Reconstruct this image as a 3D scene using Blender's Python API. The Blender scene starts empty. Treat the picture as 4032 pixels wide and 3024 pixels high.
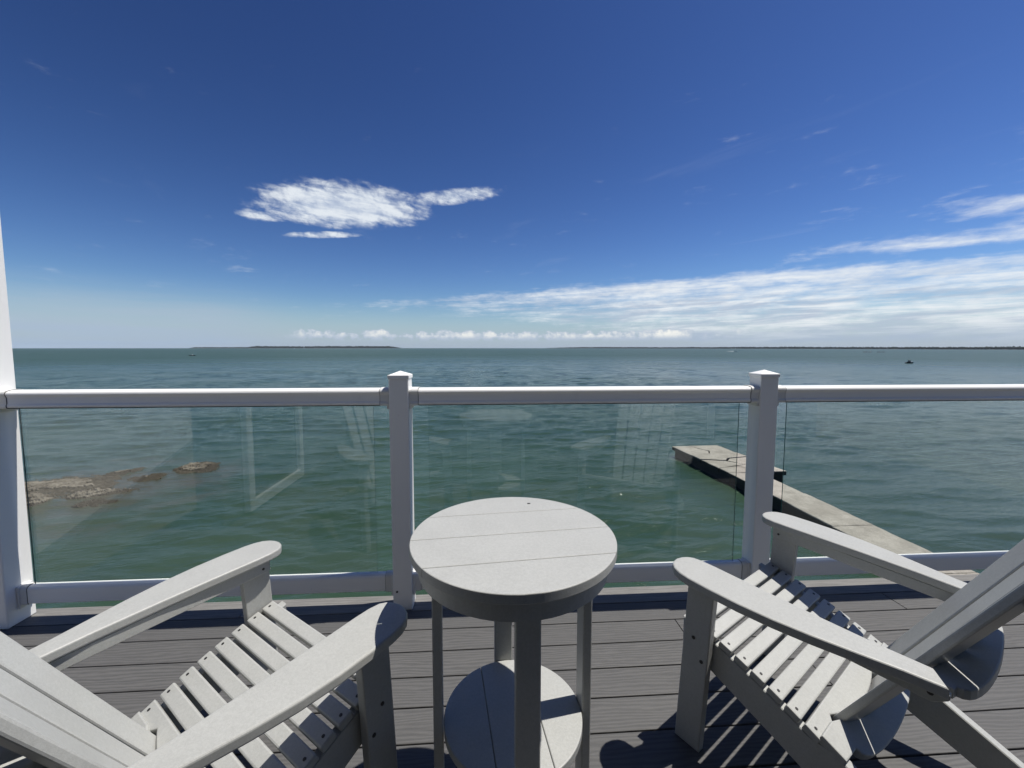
import bpy, bmesh, math, random
import numpy as np
from mathutils import Vector, Matrix
random.seed(4); RNG = np.random.default_rng(4)
SC = bpy.context.scene; COL = SC.collection
R = math.radians

# ------------------------------------------------------------------ camera
PITCH, ROLL, YAW, EYE = 0.0752, 0.00058, 0.0627, 1.4049
cd = bpy.data.cameras.new('camera'); cam = bpy.data.objects.new('camera', cd); COL.objects.link(cam); SC.camera = cam
cd.sensor_width = 36.0; cd.lens = 36.0*1604.65/4032; cd.shift_y = -22.65/4032
cd.clip_start = 0.02; cd.clip_end = 20000
fw = Vector((math.sin(YAW)*math.cos(PITCH), math.cos(YAW)*math.cos(PITCH), -math.sin(PITCH)))
rt = Vector((math.cos(YAW), -math.sin(YAW), 0)); up = rt.cross(fw)
r2 = math.cos(ROLL)*rt + math.sin(ROLL)*up; u2 = -math.sin(ROLL)*rt + math.cos(ROLL)*up
cam.matrix_world = Matrix(((r2.x, u2.x, -fw.x, 0), (r2.y, u2.y, -fw.y, 0), (r2.z, u2.z, -fw.z, EYE), (0, 0, 0, 1)))

# ------------------------------------------------------------------ node helper
class S:
    """a socket with arithmetic"""
    def __init__(s, nt, k): s.nt, s.k = nt, k
    def _m(s, op, *a):
        n = s.nt.nodes.new('ShaderNodeMath'); n.operation = op
        for i, x in enumerate((s,)+a):
            if isinstance(x, S): s.nt.links.new(x.k, n.inputs[i])
            else: n.inputs[i].default_value = float(x)
        return S(s.nt, n.outputs[0])
    def __add__(s, o): return s._m('ADD', o)
    __radd__ = __add__
    def __mul__(s, o): return s._m('MULTIPLY', o)
    __rmul__ = __mul__
    def __sub__(s, o): return s._m('SUBTRACT', o)
    def __rsub__(s, o): return (s*-1)+o
    def __truediv__(s, o): return s._m('DIVIDE', o)
    def __pow__(s, o): return s._m('POWER', o)
    def max(s, o): return s._m('MAXIMUM', o)
    def min(s, o): return s._m('MINIMUM', o)
    def abs(s): return s._m('ABSOLUTE')
    def step(s, a, b, lo=0., hi=1.):
        n = s.nt.nodes.new('ShaderNodeMapRange'); n.interpolation_type = 'SMOOTHSTEP'
        s.nt.links.new(s.k, n.inputs['Value'])
        if a > b: a, b, lo, hi = b, a, hi, lo
        for q, v in (('From Min', a), ('From Max', b), ('To Min', lo), ('To Max', hi)):
            if isinstance(v, S): s.nt.links.new(v.k, n.inputs[q])
            else: n.inputs[q].default_value = v
        return S(s.nt, n.outputs[0])
def vec(nt, x, y, z=0.):
    n = nt.nodes.new('ShaderNodeCombineXYZ')
    for i, v in enumerate((x, y, z)):
        if isinstance(v, S): nt.links.new(v.k, n.inputs[i])
        else: n.inputs[i].default_value = v
    return S(nt, n.outputs[0])
def sep(nt, v):
    n = nt.nodes.new('ShaderNodeSeparateXYZ'); nt.links.new(v.k, n.inputs[0]); return [S(nt, o) for o in n.outputs]
def noise(nt, v, scale=1., detail=4., rough=.5, dist=0., lac=2.):
    n = nt.nodes.new('ShaderNodeTexNoise'); nt.links.new(v.k, n.inputs['Vector'])
    for k, x in (('Scale', scale), ('Detail', detail), ('Roughness', rough), ('Distortion', dist), ('Lacunarity', lac)): n.inputs[k].default_value = x
    return S(nt, n.outputs[0])
def voro(nt, v, scale=1., feature='F1', out=0, rand=1.):
    n = nt.nodes.new('ShaderNodeTexVoronoi'); n.feature = feature; nt.links.new(v.k, n.inputs['Vector']); n.inputs['Scale'].default_value = scale
    n.inputs['Randomness'].default_value = rand
    return S(nt, n.outputs[out])
def mixc(nt, f, a, b):
    n = nt.nodes.new('ShaderNodeMix'); n.data_type = 'RGBA'; n.clamp_factor = True
    if isinstance(f, S): nt.links.new(f.k, n.inputs[0])
    else: n.inputs[0].default_value = f
    for i, c in ((6, a), (7, b)):
        if isinstance(c, S): nt.links.new(c.k, n.inputs[i])
        else: n.inputs[i].default_value = (*c, 1)
    return S(nt, n.outputs[2])

# ------------------------------------------------------------------ sky and sun
SUN_EL, SUN_AZ = R(67.7), R(80.5)
SKY_STRENGTH = 0.075
w = bpy.data.worlds.new('World'); SC.world = w; w.use_nodes = True
nt = w.node_tree; bg = nt.nodes['Background']
sky = nt.nodes.new('ShaderNodeTexSky'); sky.sky_type = 'NISHITA'; sky.sun_disc = False
sky.sun_elevation = SUN_EL; sky.sun_rotation = SUN_AZ; sky.altitude = 0; sky.air_density = 1.0; sky.dust_density = 0.3; sky.ozone_density = 3.0
tc = nt.nodes.new('ShaderNodeTexCoord')
D = S(nt, tc.outputs['Generated']); dx, dy, dz = sep(nt, D)
DEG = 180/math.pi
hl = (dx*dx + dy*dy)**.5
az = dx._m('ARCTAN2', dy)*DEG
el = dz._m('ARCTAN2', hl)*DEG
zc = dz.max(0.004)
px, py = dx/zc, dy/zc                                   # where the view ray meets a flat cloud layer of height 1
P = vec(nt, px, py, 0)
# cloud sheet on the right: a straight front, thin bands ahead of it
t_al = px*.85 - py*.52; t_ac = px*.52 + py*.85          # along and across the front
n1 = noise(nt, vec(nt, t_ac*1.15, t_al*.5, 3.1), 1.0, 5, .6, .35)
n2 = noise(nt, vec(nt, t_ac*2.2, t_al*1.25, 7.7), 1.6, 4, .62, .3)
n5 = noise(nt, vec(nt, t_ac*.5, t_al*.22, 1.2), 1.0, 3, .5)
ew = t_ac + (n5 - .5)*1.3
band1 = ((ew - 5.30)*(ew - 5.30)*-6)._m('EXPONENT')*t_al.step(-.2, 2.2)
band2 = ((ew - 4.35)*(ew - 4.35)*-5)._m('EXPONENT')*t_al.step(.5, 2.2)
cover = ew.step(5.55, 7.3)*.50*t_al.step(-11.5, -1.0) + band1*.50 + band2*.46
n6 = noise(nt, vec(nt, az*.17, el*.62 - az*.03, 2.7), 1.0, 6, .6, .25)
n8 = noise(nt, vec(nt, az*.62, el*1.7 - az*.05, 8.), 1.0, 4, .6, .2)
den1 = (n1*.30 + n2*.16 + n6*.36 + n8*.18 - .5)*1.9 + cover - .25
sheet = den1.step(-.13, .46)*el.step(.2, 1.0)
# thinner high wisps everywhere
n3 = noise(nt, vec(nt, px*.9 + py*.5, py*.35 - px*.2, 1.7), 1.6, 4, .6, .8)
wisp = n3.step(.60, .80)*.07
hazl = (el.step(8.0, .6))*(noise(nt, vec(nt, az*.05, el*.9, 0), 1.0, 5, .6).step(.3, .7)*.7 + .3)*az.step(-22, -34)
# the single cloud in the middle
wx = noise(nt, P, 2.6, 4, .6)-.5
cx = (px + 1.02 + wx*.22)/.58; cy = (py - 3.10 + wx*.25 + (px+1.1)*.10)/.47
body = 1 - (cx*cx + cy*cy)
gx = (px + .22 + wx*.2)/.28; gy = (py - 2.78 + (px+.12)*.32)/.13
body = body.max((1 - (gx*gx + gy*gy))*.55)
hx = (px + 1.48 + wx*.3)/.32; hy = (py - 3.84 + (px+1.7)*.10)/.10
body = body.max((1 - (hx*hx + hy*hy))*.55)
kx = (px + 1.70 + wx*.3)/.18; ky = (py - 3.30)/.14
body = body.max((1 - (kx*kx + ky*ky))*.5)
n4 = noise(nt, vec(nt, (px*.8 + py*.6)*1.0, (py*.8 - px*.6)*2.2, 2.3), 2.6, 5, .64, .3)
n7 = noise(nt, vec(nt, az*.55, el*.95 + az*.16, 4.), 1.0, 6, .62, .3)
lens = (body.max(-1.2)*.66 + (n4 - .5)*.75 + (n7 - .5)*1.35 + .10)
lens_m = lens.step(-.16, .66)*body.step(-.5, .05)
# row of small cumulus above the horizon
puff_top = noise(nt, vec(nt, az*.22, 0, 5.), 1.0, 3, .6)
nc = noise(nt, vec(nt, az*.5, el*.62, 9.), 1.7, 6, .62)
cum = (nc + (puff_top-.5)*1.25 + (noise(nt, vec(nt, az*.07, 2., 3.), 1., 2, .5)-.5)*1.0 - (el - 1.5).abs()*.19 + .045 - el.step(2.1, 3.0)*.4)
cum_m = cum.step(.36, .47)*el.step(.7, 1.25)*az.step(-27, -22)*az.step(40, 24)
# colours (linear, divided by the background strength below)
def lin(r, g, b): return tuple(((c/255+.055)/1.055)**2.4 if c > 10 else c/255/12.92 for c in (r, g, b))
def sk(r, g, b, k=1.): return tuple(c*k/SKY_STRENGTH for c in lin(r, g, b))
sr = nt.nodes.new('ShaderNodeSeparateColor'); nt.links.new(sky.outputs[0], sr.inputs[0])
cc = nt.nodes.new('ShaderNodeCombineColor')
for i, kk in enumerate((1.98, 1.97, 2.15)):              # deeper, clearer blue overhead, as on a dry breezy day
    v = ((S(nt, sr.outputs[i])*.075)**1.75)*(kk/SKY_STRENGTH); nt.links.new(v.k, cc.inputs[i])
base = S(nt, cc.outputs[0])
base = mixc(nt, hazl*.9, base, sk(176, 186, 202))
lowhaze = el.step(6.5, .2)
base = mixc(nt, lowhaze*.75, base, sk(160, 183, 208))
base = mixc(nt, wisp, base, sk(215, 222, 235))
shade = noise(nt, vec(nt, az*.10, el*.95 - az*.03, 12.), 1.0, 5, .6, .3).step(.40, .62)*.9*el.step(8.8, 5.2) + .05
ccol = mixc(nt, shade, sk(236, 240, 243), sk(180, 192, 210))
ccol = mixc(nt, el.step(3.2, .3)*.8, ccol, sk(160, 178, 202))
base = mixc(nt, sheet*.95, base, ccol)
base = mixc(nt, lens_m*.90, base, mixc(nt, (n4*.6 + n7*.4).step(.38, .6), sk(190, 202, 220), sk(232, 238, 243)))
ccum = mixc(nt, (cum.step(.36, .75)*el.step(1.0, 1.9)), sk(176, 190, 208), sk(243, 243, 238))
base = mixc(nt, cum_m*.95, base, ccum)
nt.links.new(base.k, bg.inputs['Color']); bg.inputs['Strength'].default_value = SKY_STRENGTH
w.cycles.sampling_method = 'MANUAL'; w.cycles.sample_map_resolution = 512

sd = bpy.data.lights.new('sun', 'SUN'); sun = bpy.data.objects.new('sun', sd); COL.objects.link(sun)
sd.energy = 5.0; sd.angle = R(.53); sd.color = (1.0, .960, .890)
sv = Vector((math.sin(SUN_AZ)*math.cos(SUN_EL), math.cos(SUN_AZ)*math.cos(SUN_EL), math.sin(SUN_EL)))
sun.rotation_euler = sv.to_track_quat('Z', 'Y').to_euler()
SC.view_settings.view_transform = 'Standard'; SC.view_settings.look = 'None'; SC.view_settings.gamma = 1.0; SC.view_settings.exposure = 0.06
SC.cycles.use_denoising = True; SC.cycles.max_bounces = 5; SC.cycles.diffuse_bounces = 3; SC.cycles.glossy_bounces = 3; SC.cycles.use_adaptive_sampling = True; SC.cycles.adaptive_threshold = .02; SC.cycles.transparent_max_bounces = 16
SC.cycles.caustics_reflective = False; SC.cycles.caustics_refractive = False

# ------------------------------------------------------------------ materials
MATS = {}
def mat(name, col=(.5, .5, .5), rough=.5, spec=.5, build=None, metal=0.):
    m = bpy.data.materials.new(name); m.use_nodes = True; n = m.node_tree; b = n.nodes['Principled BSDF']
    b.inputs['Base Color'].default_value = (*col, 1); b.inputs['Roughness'].default_value = rough
    b.inputs['Specular IOR Level'].default_value = spec; b.inputs['Metallic'].default_value = metal
    if build: build(n, b)
    MATS[name] = m; return m
def ocoord(n): return S(n, n.nodes.new('ShaderNodeTexCoord').outputs['Object'])
def gcoord(n): return S(n, n.nodes.new('ShaderNodeNewGeometry').outputs['Position'])
def orand(n): return S(n, n.nodes.new('ShaderNodeObjectInfo').outputs['Random'])
def bump(n, b, h, strength=.3, dist=.01):
    k = n.nodes.new('ShaderNodeBump'); k.inputs['Strength'].default_value = strength; k.inputs['Distance'].default_value = dist
    n.links.new(h.k, k.inputs['Height']); n.links.new(k.outputs[0], b.inputs['Normal'])
def setc(n, b, c, key='Base Color'): n.links.new(c.k, b.inputs[key])

def b_poly(n, b):
    g = gcoord(n)
    a = noise(n, g, 420, 3, .6); c = noise(n, g, 9, 4, .6); d = noise(n, g, 130, 2, .5)
    f = (a*.5 + d*.28 + c*.22).step(.34, .66)
    col = mixc(n, f, (.368, .372, .356), (.444, .448, .430))
    col = mixc(n, noise(n, g, 3.2, 5, .65).step(.58, .8)*.22, col, (.27, .265, .245))
    setc(n, b, col); setc(n, b, a*.2 + .33, 'Roughness'); bump(n, b, a*.6 + d*.4, .22, .0016)
mat('grey_lumber', rough=.45, spec=.42, build=b_poly)
def b_vinyl(n, b):
    g = gcoord(n); x, y, z = sep(n, g)
    s = noise(n, vec(n, x*9, y*9, z*1.3), 1, 6, .7)
    col = mixc(n, s.step(.55, .85)*.35, (.90, .893, .865), (.72, .70, .655))
    spots = voro(n, g, 34).step(.07, .03)*noise(n, g, 4, 2).step(.56, .66)
    col = mixc(n, spots*.6, col, (.25, .23, .2))
    setc(n, b, col); bump(n, b, noise(n, g, 60, 3, .6), .08, .004)
mat('white_vinyl', rough=.38, spec=.45, build=b_vinyl)
mat('bracket_vinyl', (.72, .715, .69), .45, .4)
mat('gasket', (.10, .095, .085), .9, .2); mat('joint_grime', (.05, .047, .042), .9, .2)
def b_deck(n, b):
    o = ocoord(n); x, y, z = sep(n, o); r = orand(n)
    w1 = noise(n, vec(n, x*1.6 + r*41, y*9, r*17), 1.0, 4, .6)
    rings = ((y*125 + w1*11 + r*5)*6.283*.5)._m('SINE')*.5 + .5
    gr = noise(n, vec(n, x*3.5 + r*31, y*210, r*9), 1, 5, .74)
    fi = noise(n, vec(n, x*26 + r*11, y*520, r*5), 1, 3, .6)
    f = rings*.22 + gr*.52 + fi*.26
    col = mixc(n, f.step(.22, .76), (.064, .064, .064), (.130, .127, .124))
    col = mixc(n, r*.45, col, (.093, .092, .092))
    big = noise(n, gcoord(n), 2.1, 5, .65)
    col = mixc(n, big.step(.5, .8)*.25, col, (.125, .122, .118))
    setc(n, b, col); bump(n, b, f, .34, .003)
mat('composite_board', rough=.62, spec=.3, build=b_deck)
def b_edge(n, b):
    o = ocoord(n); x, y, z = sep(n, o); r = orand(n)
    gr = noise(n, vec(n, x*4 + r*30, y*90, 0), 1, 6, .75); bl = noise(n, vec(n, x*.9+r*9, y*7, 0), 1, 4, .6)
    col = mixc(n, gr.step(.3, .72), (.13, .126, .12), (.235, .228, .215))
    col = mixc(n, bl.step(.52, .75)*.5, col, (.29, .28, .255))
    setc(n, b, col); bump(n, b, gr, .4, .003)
mat('pale_board', rough=.7, spec=.25, build=b_edge)  # paler board tone for the outer row and fascia
mat('dark_screw', (.022, .021, .02), .45, .5)
mat('black_gap', (.02, .02, .02), .9, .1)

def glass_mat(name, tint, edge=False):
    m = bpy.data.materials.new(name); m.use_nodes = True; n = m.node_tree; n.nodes.clear()
    out = n.nodes.new('ShaderNodeOutputMaterial'); tr = n.nodes.new('ShaderNodeBsdfTransparent'); tr.inputs[0].default_value = (*tint, 1)
    gl = n.nodes.new('ShaderNodeBsdfGlossy'); gl.inputs['Roughness'].default_value = 0.0; gl.inputs[0].default_value = (1, 1, 1, 1)
    lw = n.nodes.new('ShaderNodeLayerWeight'); lw.inputs[0].default_value = .5
    F = (S(n, lw.outputs['Facing'])**5)*.95 + .045
    if edge: F = F*.0 + .25
    mx = n.nodes.new('ShaderNodeMixShader'); n.links.new(F.k, mx.inputs[0]); n.links.new(tr.outputs[0], mx.inputs[1]); n.links.new(gl.outputs[0], mx.inputs[2])
    g = gcoord(n); x, y, z = sep(n, g)
    dirt = noise(n, vec(n, x*3, z*3, 0), 1., 6, .7).step(.42, .8)*.022 + voro(n, vec(n, x, z, 0), 55).step(.10, .05)*noise(n, vec(n, x, z, 3), 2.5, 3).step(.5, .65)*.05 + z.step(.30, .17)*.03 + .004
    df = n.nodes.new('ShaderNodeBsdfDiffuse'); df.inputs[0].default_value = (.75, .75, .72, 1)
    m2 = n.nodes.new('ShaderNodeMixShader'); n.links.new(dirt.k, m2.inputs[0]); n.links.new(mx.outputs[0], m2.inputs[1]); n.links.new(df.outputs[0], m2.inputs[2])
    n.links.new(m2.outputs[0], out.inputs[0]); MATS[name] = m
glass_mat('clear_glass', (.955, .975, .965))
mat('glass_edge', (.012, .05, .05), .15, .6)
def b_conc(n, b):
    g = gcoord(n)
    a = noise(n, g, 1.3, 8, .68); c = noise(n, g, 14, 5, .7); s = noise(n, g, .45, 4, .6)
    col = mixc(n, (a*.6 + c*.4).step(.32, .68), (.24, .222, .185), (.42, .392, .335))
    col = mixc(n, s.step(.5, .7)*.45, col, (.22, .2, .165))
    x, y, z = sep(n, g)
    col = mixc(n, (z + (c-.5)*.06).step(-5.545, -5.60)*.94, col, (.022, .022, .018))  # dark below the rim: wet stain, raised to paint in the sides' shade
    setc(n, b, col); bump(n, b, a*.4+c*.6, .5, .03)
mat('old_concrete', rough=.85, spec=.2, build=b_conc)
mat('old_concrete_dry', (.42, .40, .36), .85, .2)
def b_rock(n, b):
    g = gcoord(n); x, y, z = sep(n, g)
    a = noise(n, vec(n, x*1.1, y*1.1, z*4), 1.2, 8, .7); c = noise(n, g, 7, 5, .7)
    col = mixc(n, (a*.55 + c*.45).step(.35, .65), (.075, .062, .046), (.27, .24, .19))
    col = mixc(n, (z + (c-.5)*.22 + (a-.5)*.14).step(-6.04, -6.15)*.85, col, (.050, .043, .032))
    setc(n, b, col); bump(n, b, a*.3+c*.7, .9, .06)
mat('limestone', rough=.9, spec=.15, build=b_rock)
def b_leaf(n, b):
    g = gcoord(n); a = noise(n, g, .05, 4, .65); c = noise(n, g, .3, 3, .6)
    col = mixc(n, (a*.5+c*.5).step(.35, .65), (.012, .024, .018), (.028, .044, .026)); setc(n, b, col)
mat('island_foliage', rough=.9, spec=.1, build=b_leaf)
mat('island_soil', (.10, .09, .07), .95, .1)
mat('boat_white', (.8, .8, .78), .4, .4); mat('boat_dark', (.02, .022, .028), .5, .4); mat('cloth_dark', (.03, .032, .04), .9, .1)
mat('skin', (.42, .26, .19), .6, .3); mat('cloth_white', (.75, .75, .75), .9, .1); mat('foam', (.8, .82, .82), .9, .1)
mat('house_paint', (.15, .16, .17), .6, .3); mat('window_dark', (.02, .024, .028), .08, .6); mat('door_paint', (.16, .19, .22), .5, .4)
mat('soil', (.16, .14, .10), .95, .1)

# water
WATER_Z = -6.2
def b_water(n, b):
    g = gcoord(n); x, y, z = sep(n, g)
    dist = (x*x + y*y)**.5
    # shallow stony bottom showing through near the shore and round the rocks
    q = noise(n, g, .33, 5, .62); q2 = noise(n, g, 1.6, 4, .6)
    d1 = ((x + 21.5)*(x + 21.5)*.45 + (y - 22.6)*(y - 22.6)*.9)**.5
    sh = (d1*-.115 + 1.05 + (q - .5)*1.6).step(.25, .95)
    sh2 = (dist*-.05 + 1.05 + (q - .5)*2.2).step(.42, 1.05)
    col = mixc(n, noise(n, g, .07, 4, .6).step(.35, .65), (.031, .060, .037), (.039, .072, .045))
    col = mixc(n, dist.step(25, 260), col, (.041, .079, .058))
    col = mixc(n, sh2*.55, col, (.044, .062, .032))
    col = mixc(n, sh*(q2.step(.3, .7)*.35 + .6), col, (.078, .072, .052))
    setc(n, b, col)
    # wind ripples; gust patches change their height
    gust = noise(n, vec(n, x*.012, y*.03, 0), 1., 4, .6).step(.35, .65)*.7 + .5
    ph = noise(n, vec(n, x*.03, y*.03, 4.), 1.0, 2, .5)*5.0
    rx = x*.97 + y*.22; ry = y*.97 - x*.22 + ph
    r1 = noise(n, vec(n, rx*.62, ry*2.9, 0), 1.0, 5, .64, .25)
    r2 = noise(n, vec(n, rx*3.6, ry*8.5, 3.), 1.0, 4, .62, .2)
    far = dist.step(30, 420)
    r3 = noise(n, vec(n, rx*9, ry*17, 6.), 1.0, 3, .6)
    r0 = noise(n, vec(n, rx*.13, ry*.85, 9.), 1.0, 3, .5, .5)
    mid = dist.step(12, 60)
    h = (r0*(mid*.9 + far*3.2) + r1*(far*2.4 + mid*.6 + .55) + r2*.28 + r3*.05)*gust
    k = n.nodes.new('ShaderNodeBump'); k.inputs['Strength'].default_value = .8; k.inputs['Distance'].default_value = .15
    n.links.new(h.k, k.inputs['Height']); n.links.new(k.outputs[0], b.inputs['Normal'])
    setc(n, b, far*.30 + .09, 'Roughness'); setc(n, b, far*-.10 + .5, 'Specular IOR Level')
    b.inputs['IOR'].default_value = 1.33
mat('lake_water', rough=.06, spec=.5, build=b_water)

# ------------------------------------------------------------------ mesh helpers
def link(o, parent=None):
    COL.objects.link(o)
    if parent is not None: o.parent = parent
    return o
def obj(name, me, m, parent=None, loc=None, rot=None):
    o = bpy.data.objects.new(name, me)
    if m and not me.materials: me.materials.append(MATS[m])
    if loc is not None: o.location = loc
    if rot is not None: o.rotation_euler = rot
    return link(o, parent)
def empty(name, loc=(0, 0, 0), rz=0., parent=None):
    o = bpy.data.objects.new(name, None); o.empty_display_size = .1; o.location = loc; o.rotation_euler = (0, 0, rz); return link(o, parent)
def tag(o, label=None, cat=None, group=None, kind=None):
    for k, v in (('label', label), ('category', cat), ('group', group), ('kind', kind)):
        if v: o[k] = v
    return o
def fin(bm, smooth=False, name='mesh'):
    bmesh.ops.recalc_face_normals(bm, faces=bm.faces)
    me = bpy.data.meshes.new(name); bm.to_mesh(me); bm.free()
    if smooth: me.polygons.foreach_set('use_smooth', [True]*len(me.polygons))
    return me
def box(x0, x1, y0, y1, z0, z1, bev=0., seg=2, M=None, bm=None):
    own = bm is None
    if own: bm = bmesh.new()
    vs = [bm.verts.new((x, y, z)) for x in (x0, x1) for y in (y0, y1) for z in (z0, z1)]
    fs = [bm.faces.new([vs[i] for i in f]) for f in ((0, 1, 3, 2), (4, 6, 7, 5), (0, 4, 5, 1), (2, 3, 7, 6), (0, 2, 6, 4), (1, 5, 7, 3))]
    if bev: bmesh.ops.bevel(bm, geom=list({e for f in fs for e in f.edges}), offset=bev, segments=seg, affect='EDGES', profile=.5)
    if M is not None: bmesh.ops.transform(bm, matrix=M, verts=bm.verts)
    return fin(bm) if own else None
def prism(poly, z0, z1, bev=0., seg=2, M=None, zf=None):
    """polygon in XY pulled up from z0 to z1, rims rounded"""
    bm = bmesh.new()
    lo = [bm.verts.new((x, y, z0)) for x, y in poly]; hi = [bm.verts.new((x, y, z1)) for x, y in poly]
    a = bm.faces.new(lo[::-1]); t = bm.faces.new(hi)
    n = len(poly)
    for i in range(n): bm.faces.new((lo[i], lo[(i+1) % n], hi[(i+1) % n], hi[i]))
    bmesh.ops.recalc_face_normals(bm, faces=bm.faces)
    if bev: bmesh.ops.bevel(bm, geom=list(t.edges)+list(a.edges), offset=bev, segments=seg, affect='EDGES', profile=.5)
    if zf: 
        for v in bm.verts: v.co.z += zf(v.co.x, v.co.y)
    if M is not None: bmesh.ops.transform(bm, matrix=M, verts=bm.verts)
    return fin(bm)
def disc_mesh(r, h, n=12, M=None):
    bm = bmesh.new(); bmesh.ops.create_cone(bm, cap_ends=True, segments=n, radius1=r, radius2=r*.9, depth=h)
    if M is not None: bmesh.ops.transform(bm, matrix=M, verts=bm.verts)
    return fin(bm)
def frame(o, x, y, z):
    return Matrix(((x[0], y[0], z[0], o[0]), (x[1], y[1], z[1], o[1]), (x[2], y[2], z[2], o[2]), (0, 0, 0, 1)))

# ------------------------------------------------------------------ lake
def wave_field(x, y, cell):
    h = np.zeros_like(x); rs = np.random.default_rng(11)
    env = 1 + .45*np.sin(.21*x + .13*y + 1.5*np.sin(.05*y + .02*x)) * np.sin(.09*x - .17*y + 2*np.sin(.04*x))
    for i, L in enumerate(np.geomspace(.42, 5.0, 44)):
        a = math.radians((78 if i % 2 else 104) + rs.normal(0, 13)); k = 2*math.pi/L
        amp = .0034*L**.84*rs.uniform(.6, 1.3)
        fade = np.clip((L/cell - 2.0)/2.2, 0, 1)
        ph = k*(x*math.cos(a) + y*math.sin(a)) + rs.uniform(0, 6.28) + .9*np.sin(.11*x/L**.5 + .07*y + rs.uniform(0, 6))
        h += amp*fade*(np.sin(ph) + .28*np.sin(2*ph + 1.4))
    return h*env
def grid(r0, r1, nr, a0, a1, na, waves):
    rr = r0*np.exp(np.linspace(0, math.log(r1/r0), nr)); an = np.radians(np.linspace(a0, a1, na))
    Rr, A = np.meshgrid(rr, an, indexing='ij'); x = Rr*np.sin(A); y = Rr*np.cos(A); z = np.full_like(x, WATER_Z)
    if waves:
        cell = np.maximum(Rr*(math.log(r1/r0)/nr), Rr*(math.radians(a1-a0)/na))
        edge = np.clip((r1-Rr)/(r1*.3), 0, 1)*np.clip((Rr-r0)/1.0, 0, 1)*np.clip((math.radians(a1)-np.abs(A))/.03, 0, 1)
        z = z + wave_field(x, y, cell)*edge
    i = np.arange(nr-1)[:, None]*na + np.arange(na-1)[None]
    return np.stack([x, y, z], -1).reshape(-1, 3), np.stack([i, i+na, i+na+1, i+1], -1).reshape(-1, 4)
def build_lake():
    V, F, k = [], [], 0
    for g_ in (grid(9, 420, 820, -60, 60, 720, True), grid(5, 9, 6, -60, 60, 60, False), grid(420, 4750, 60, -60, 60, 240, False),
               grid(5, 4750, 60, -112, -60, 60, False), grid(5, 4750, 60, 60, 112, 60, False)):
        V.append(g_[0]); F.append(g_[1]+k); k += len(g_[0])
    V, F = np.concatenate(V), np.concatenate(F)
    me = bpy.data.meshes.new('lake'); me.vertices.add(len(V)); me.vertices.foreach_set('co', V.ravel())
    me.loops.add(F.size); me.loops.foreach_set('vertex_index', F.ravel().astype(np.int32)); me.polygons.add(len(F))
    me.polygons.foreach_set('loop_start', np.arange(0, F.size, 4, dtype=np.int32)); me.polygons.foreach_set('use_smooth', np.ones(len(F), bool))
    me.update(); me.validate()
    if me.polygons[0].normal.z < 0: me.flip_normals()
    return me
tag(obj('lake', build_lake(), 'lake_water'), 'open green lake water with small ripples reaching the horizon', kind='structure')

# shore under the house (behind and below the deck)
bm = bmesh.new()
prof = [(9.5, -7.6), (7.2, -6.0), (5.5, -5.2), (-2, -4.6), (-12, -4.0), (-300, -2.5)]
rows = [[bm.verts.new((x, y, z)) for x in (-420, -60, 60, 420)] for y, z in prof]
for a, b in zip(rows, rows[1:]):
    for i in range(3): bm.faces.new((a[i], a[i+1], b[i+1], b[i]))
tag(obj('shore_ground', fin(bm), 'soil'), 'ground of the shore below the deck', kind='structure')

# ------------------------------------------------------------------ islands
def island(name, label, az0, az1, d0, d1, hfun, depth=160, step=7.0, seed=1):
    rs = random.Random(seed)
    land = bmesh.new(); n = 90; prev = None
    for i in range(n+1):
        t = i/n; a = R(az0 + (az1-az0)*t); d = d0 + (d1-d0)*t
        c = Vector((math.sin(a)*d, math.cos(a)*d, WATER_Z)); o = Vector((math.sin(a), math.cos(a), 0))
        h = 1.6*min(1, 14*t, 14*(1-t))
        ring = [land.verts.new(c + Vector((0, 0, -1))), land.verts.new(c + o*5 + Vector((0, 0, h))), land.verts.new(c + o*depth + Vector((0, 0, h))), land.verts.new(c + o*(depth+6) + Vector((0, 0, -1)))]
        if prev:
            for k in range(3): land.faces.new((prev[k], prev[k+1], ring[k+1], ring[k]))
        prev = ring
    root = tag(obj(name, fin(land), 'island_soil'), label, kind='structure')
    ico = bmesh.new(); bmesh.ops.create_icosphere(ico, subdivisions=1, radius=1); ico.verts.ensure_lookup_table()
    bv = np.array([v.co for v in ico.verts]); bf = np.array([[v.index for v in f.verts] for f in ico.faces]); ico.free()
    V, F, k = [], [], 0
    length = abs(R(az1-az0))*(d0+d1)/2; m = int(length/step)
    for i in range(m):
        for row in range(3):
            t = min(1, max(0, (i + rs.uniform(-.6, .6))/m)); a = R(az0 + (az1-az0)*t); d = d0 + (d1-d0)*t + 6 + row*16 + rs.uniform(0, 12)
            H = hfun(t)*rs.uniform(.72, 1.05)*(.8 if row == 0 else 1)
            if H < 1: continue
            r = rs.uniform(4.5, 8.5)
            sc = np.array([r, r, H*.5])
            jit = 1 + RNG.uniform(-.18, .18, (len(bv), 1))
            V.append(bv*jit*sc + np.array([math.sin(a)*d, math.cos(a)*d, WATER_Z + 1 + H*.5])); F.append(bf + k); k += len(bv)
    me = bpy.data.meshes.new('wood'); me.from_pydata(np.concatenate(V).tolist(), [], np.concatenate(F).tolist())
    tag(obj('wood', me, 'island_foliage', root), kind='stuff')
    return root
def lump(seed):
    rs = np.random.default_rng(seed); ph = rs.uniform(0, 6.28, 6); am = rs.uniform(.3, 1, 6); fr = np.array([2, 5, 9, 17, 31, 47])
    return lambda t: float(sum(a*math.sin(f*3.14*t+p)/(i+1.6) for i, (a, f, p) in enumerate(zip(am, fr, ph))))
l1, l2, l3 = lump(1), lump(2), lump(3)
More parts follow.
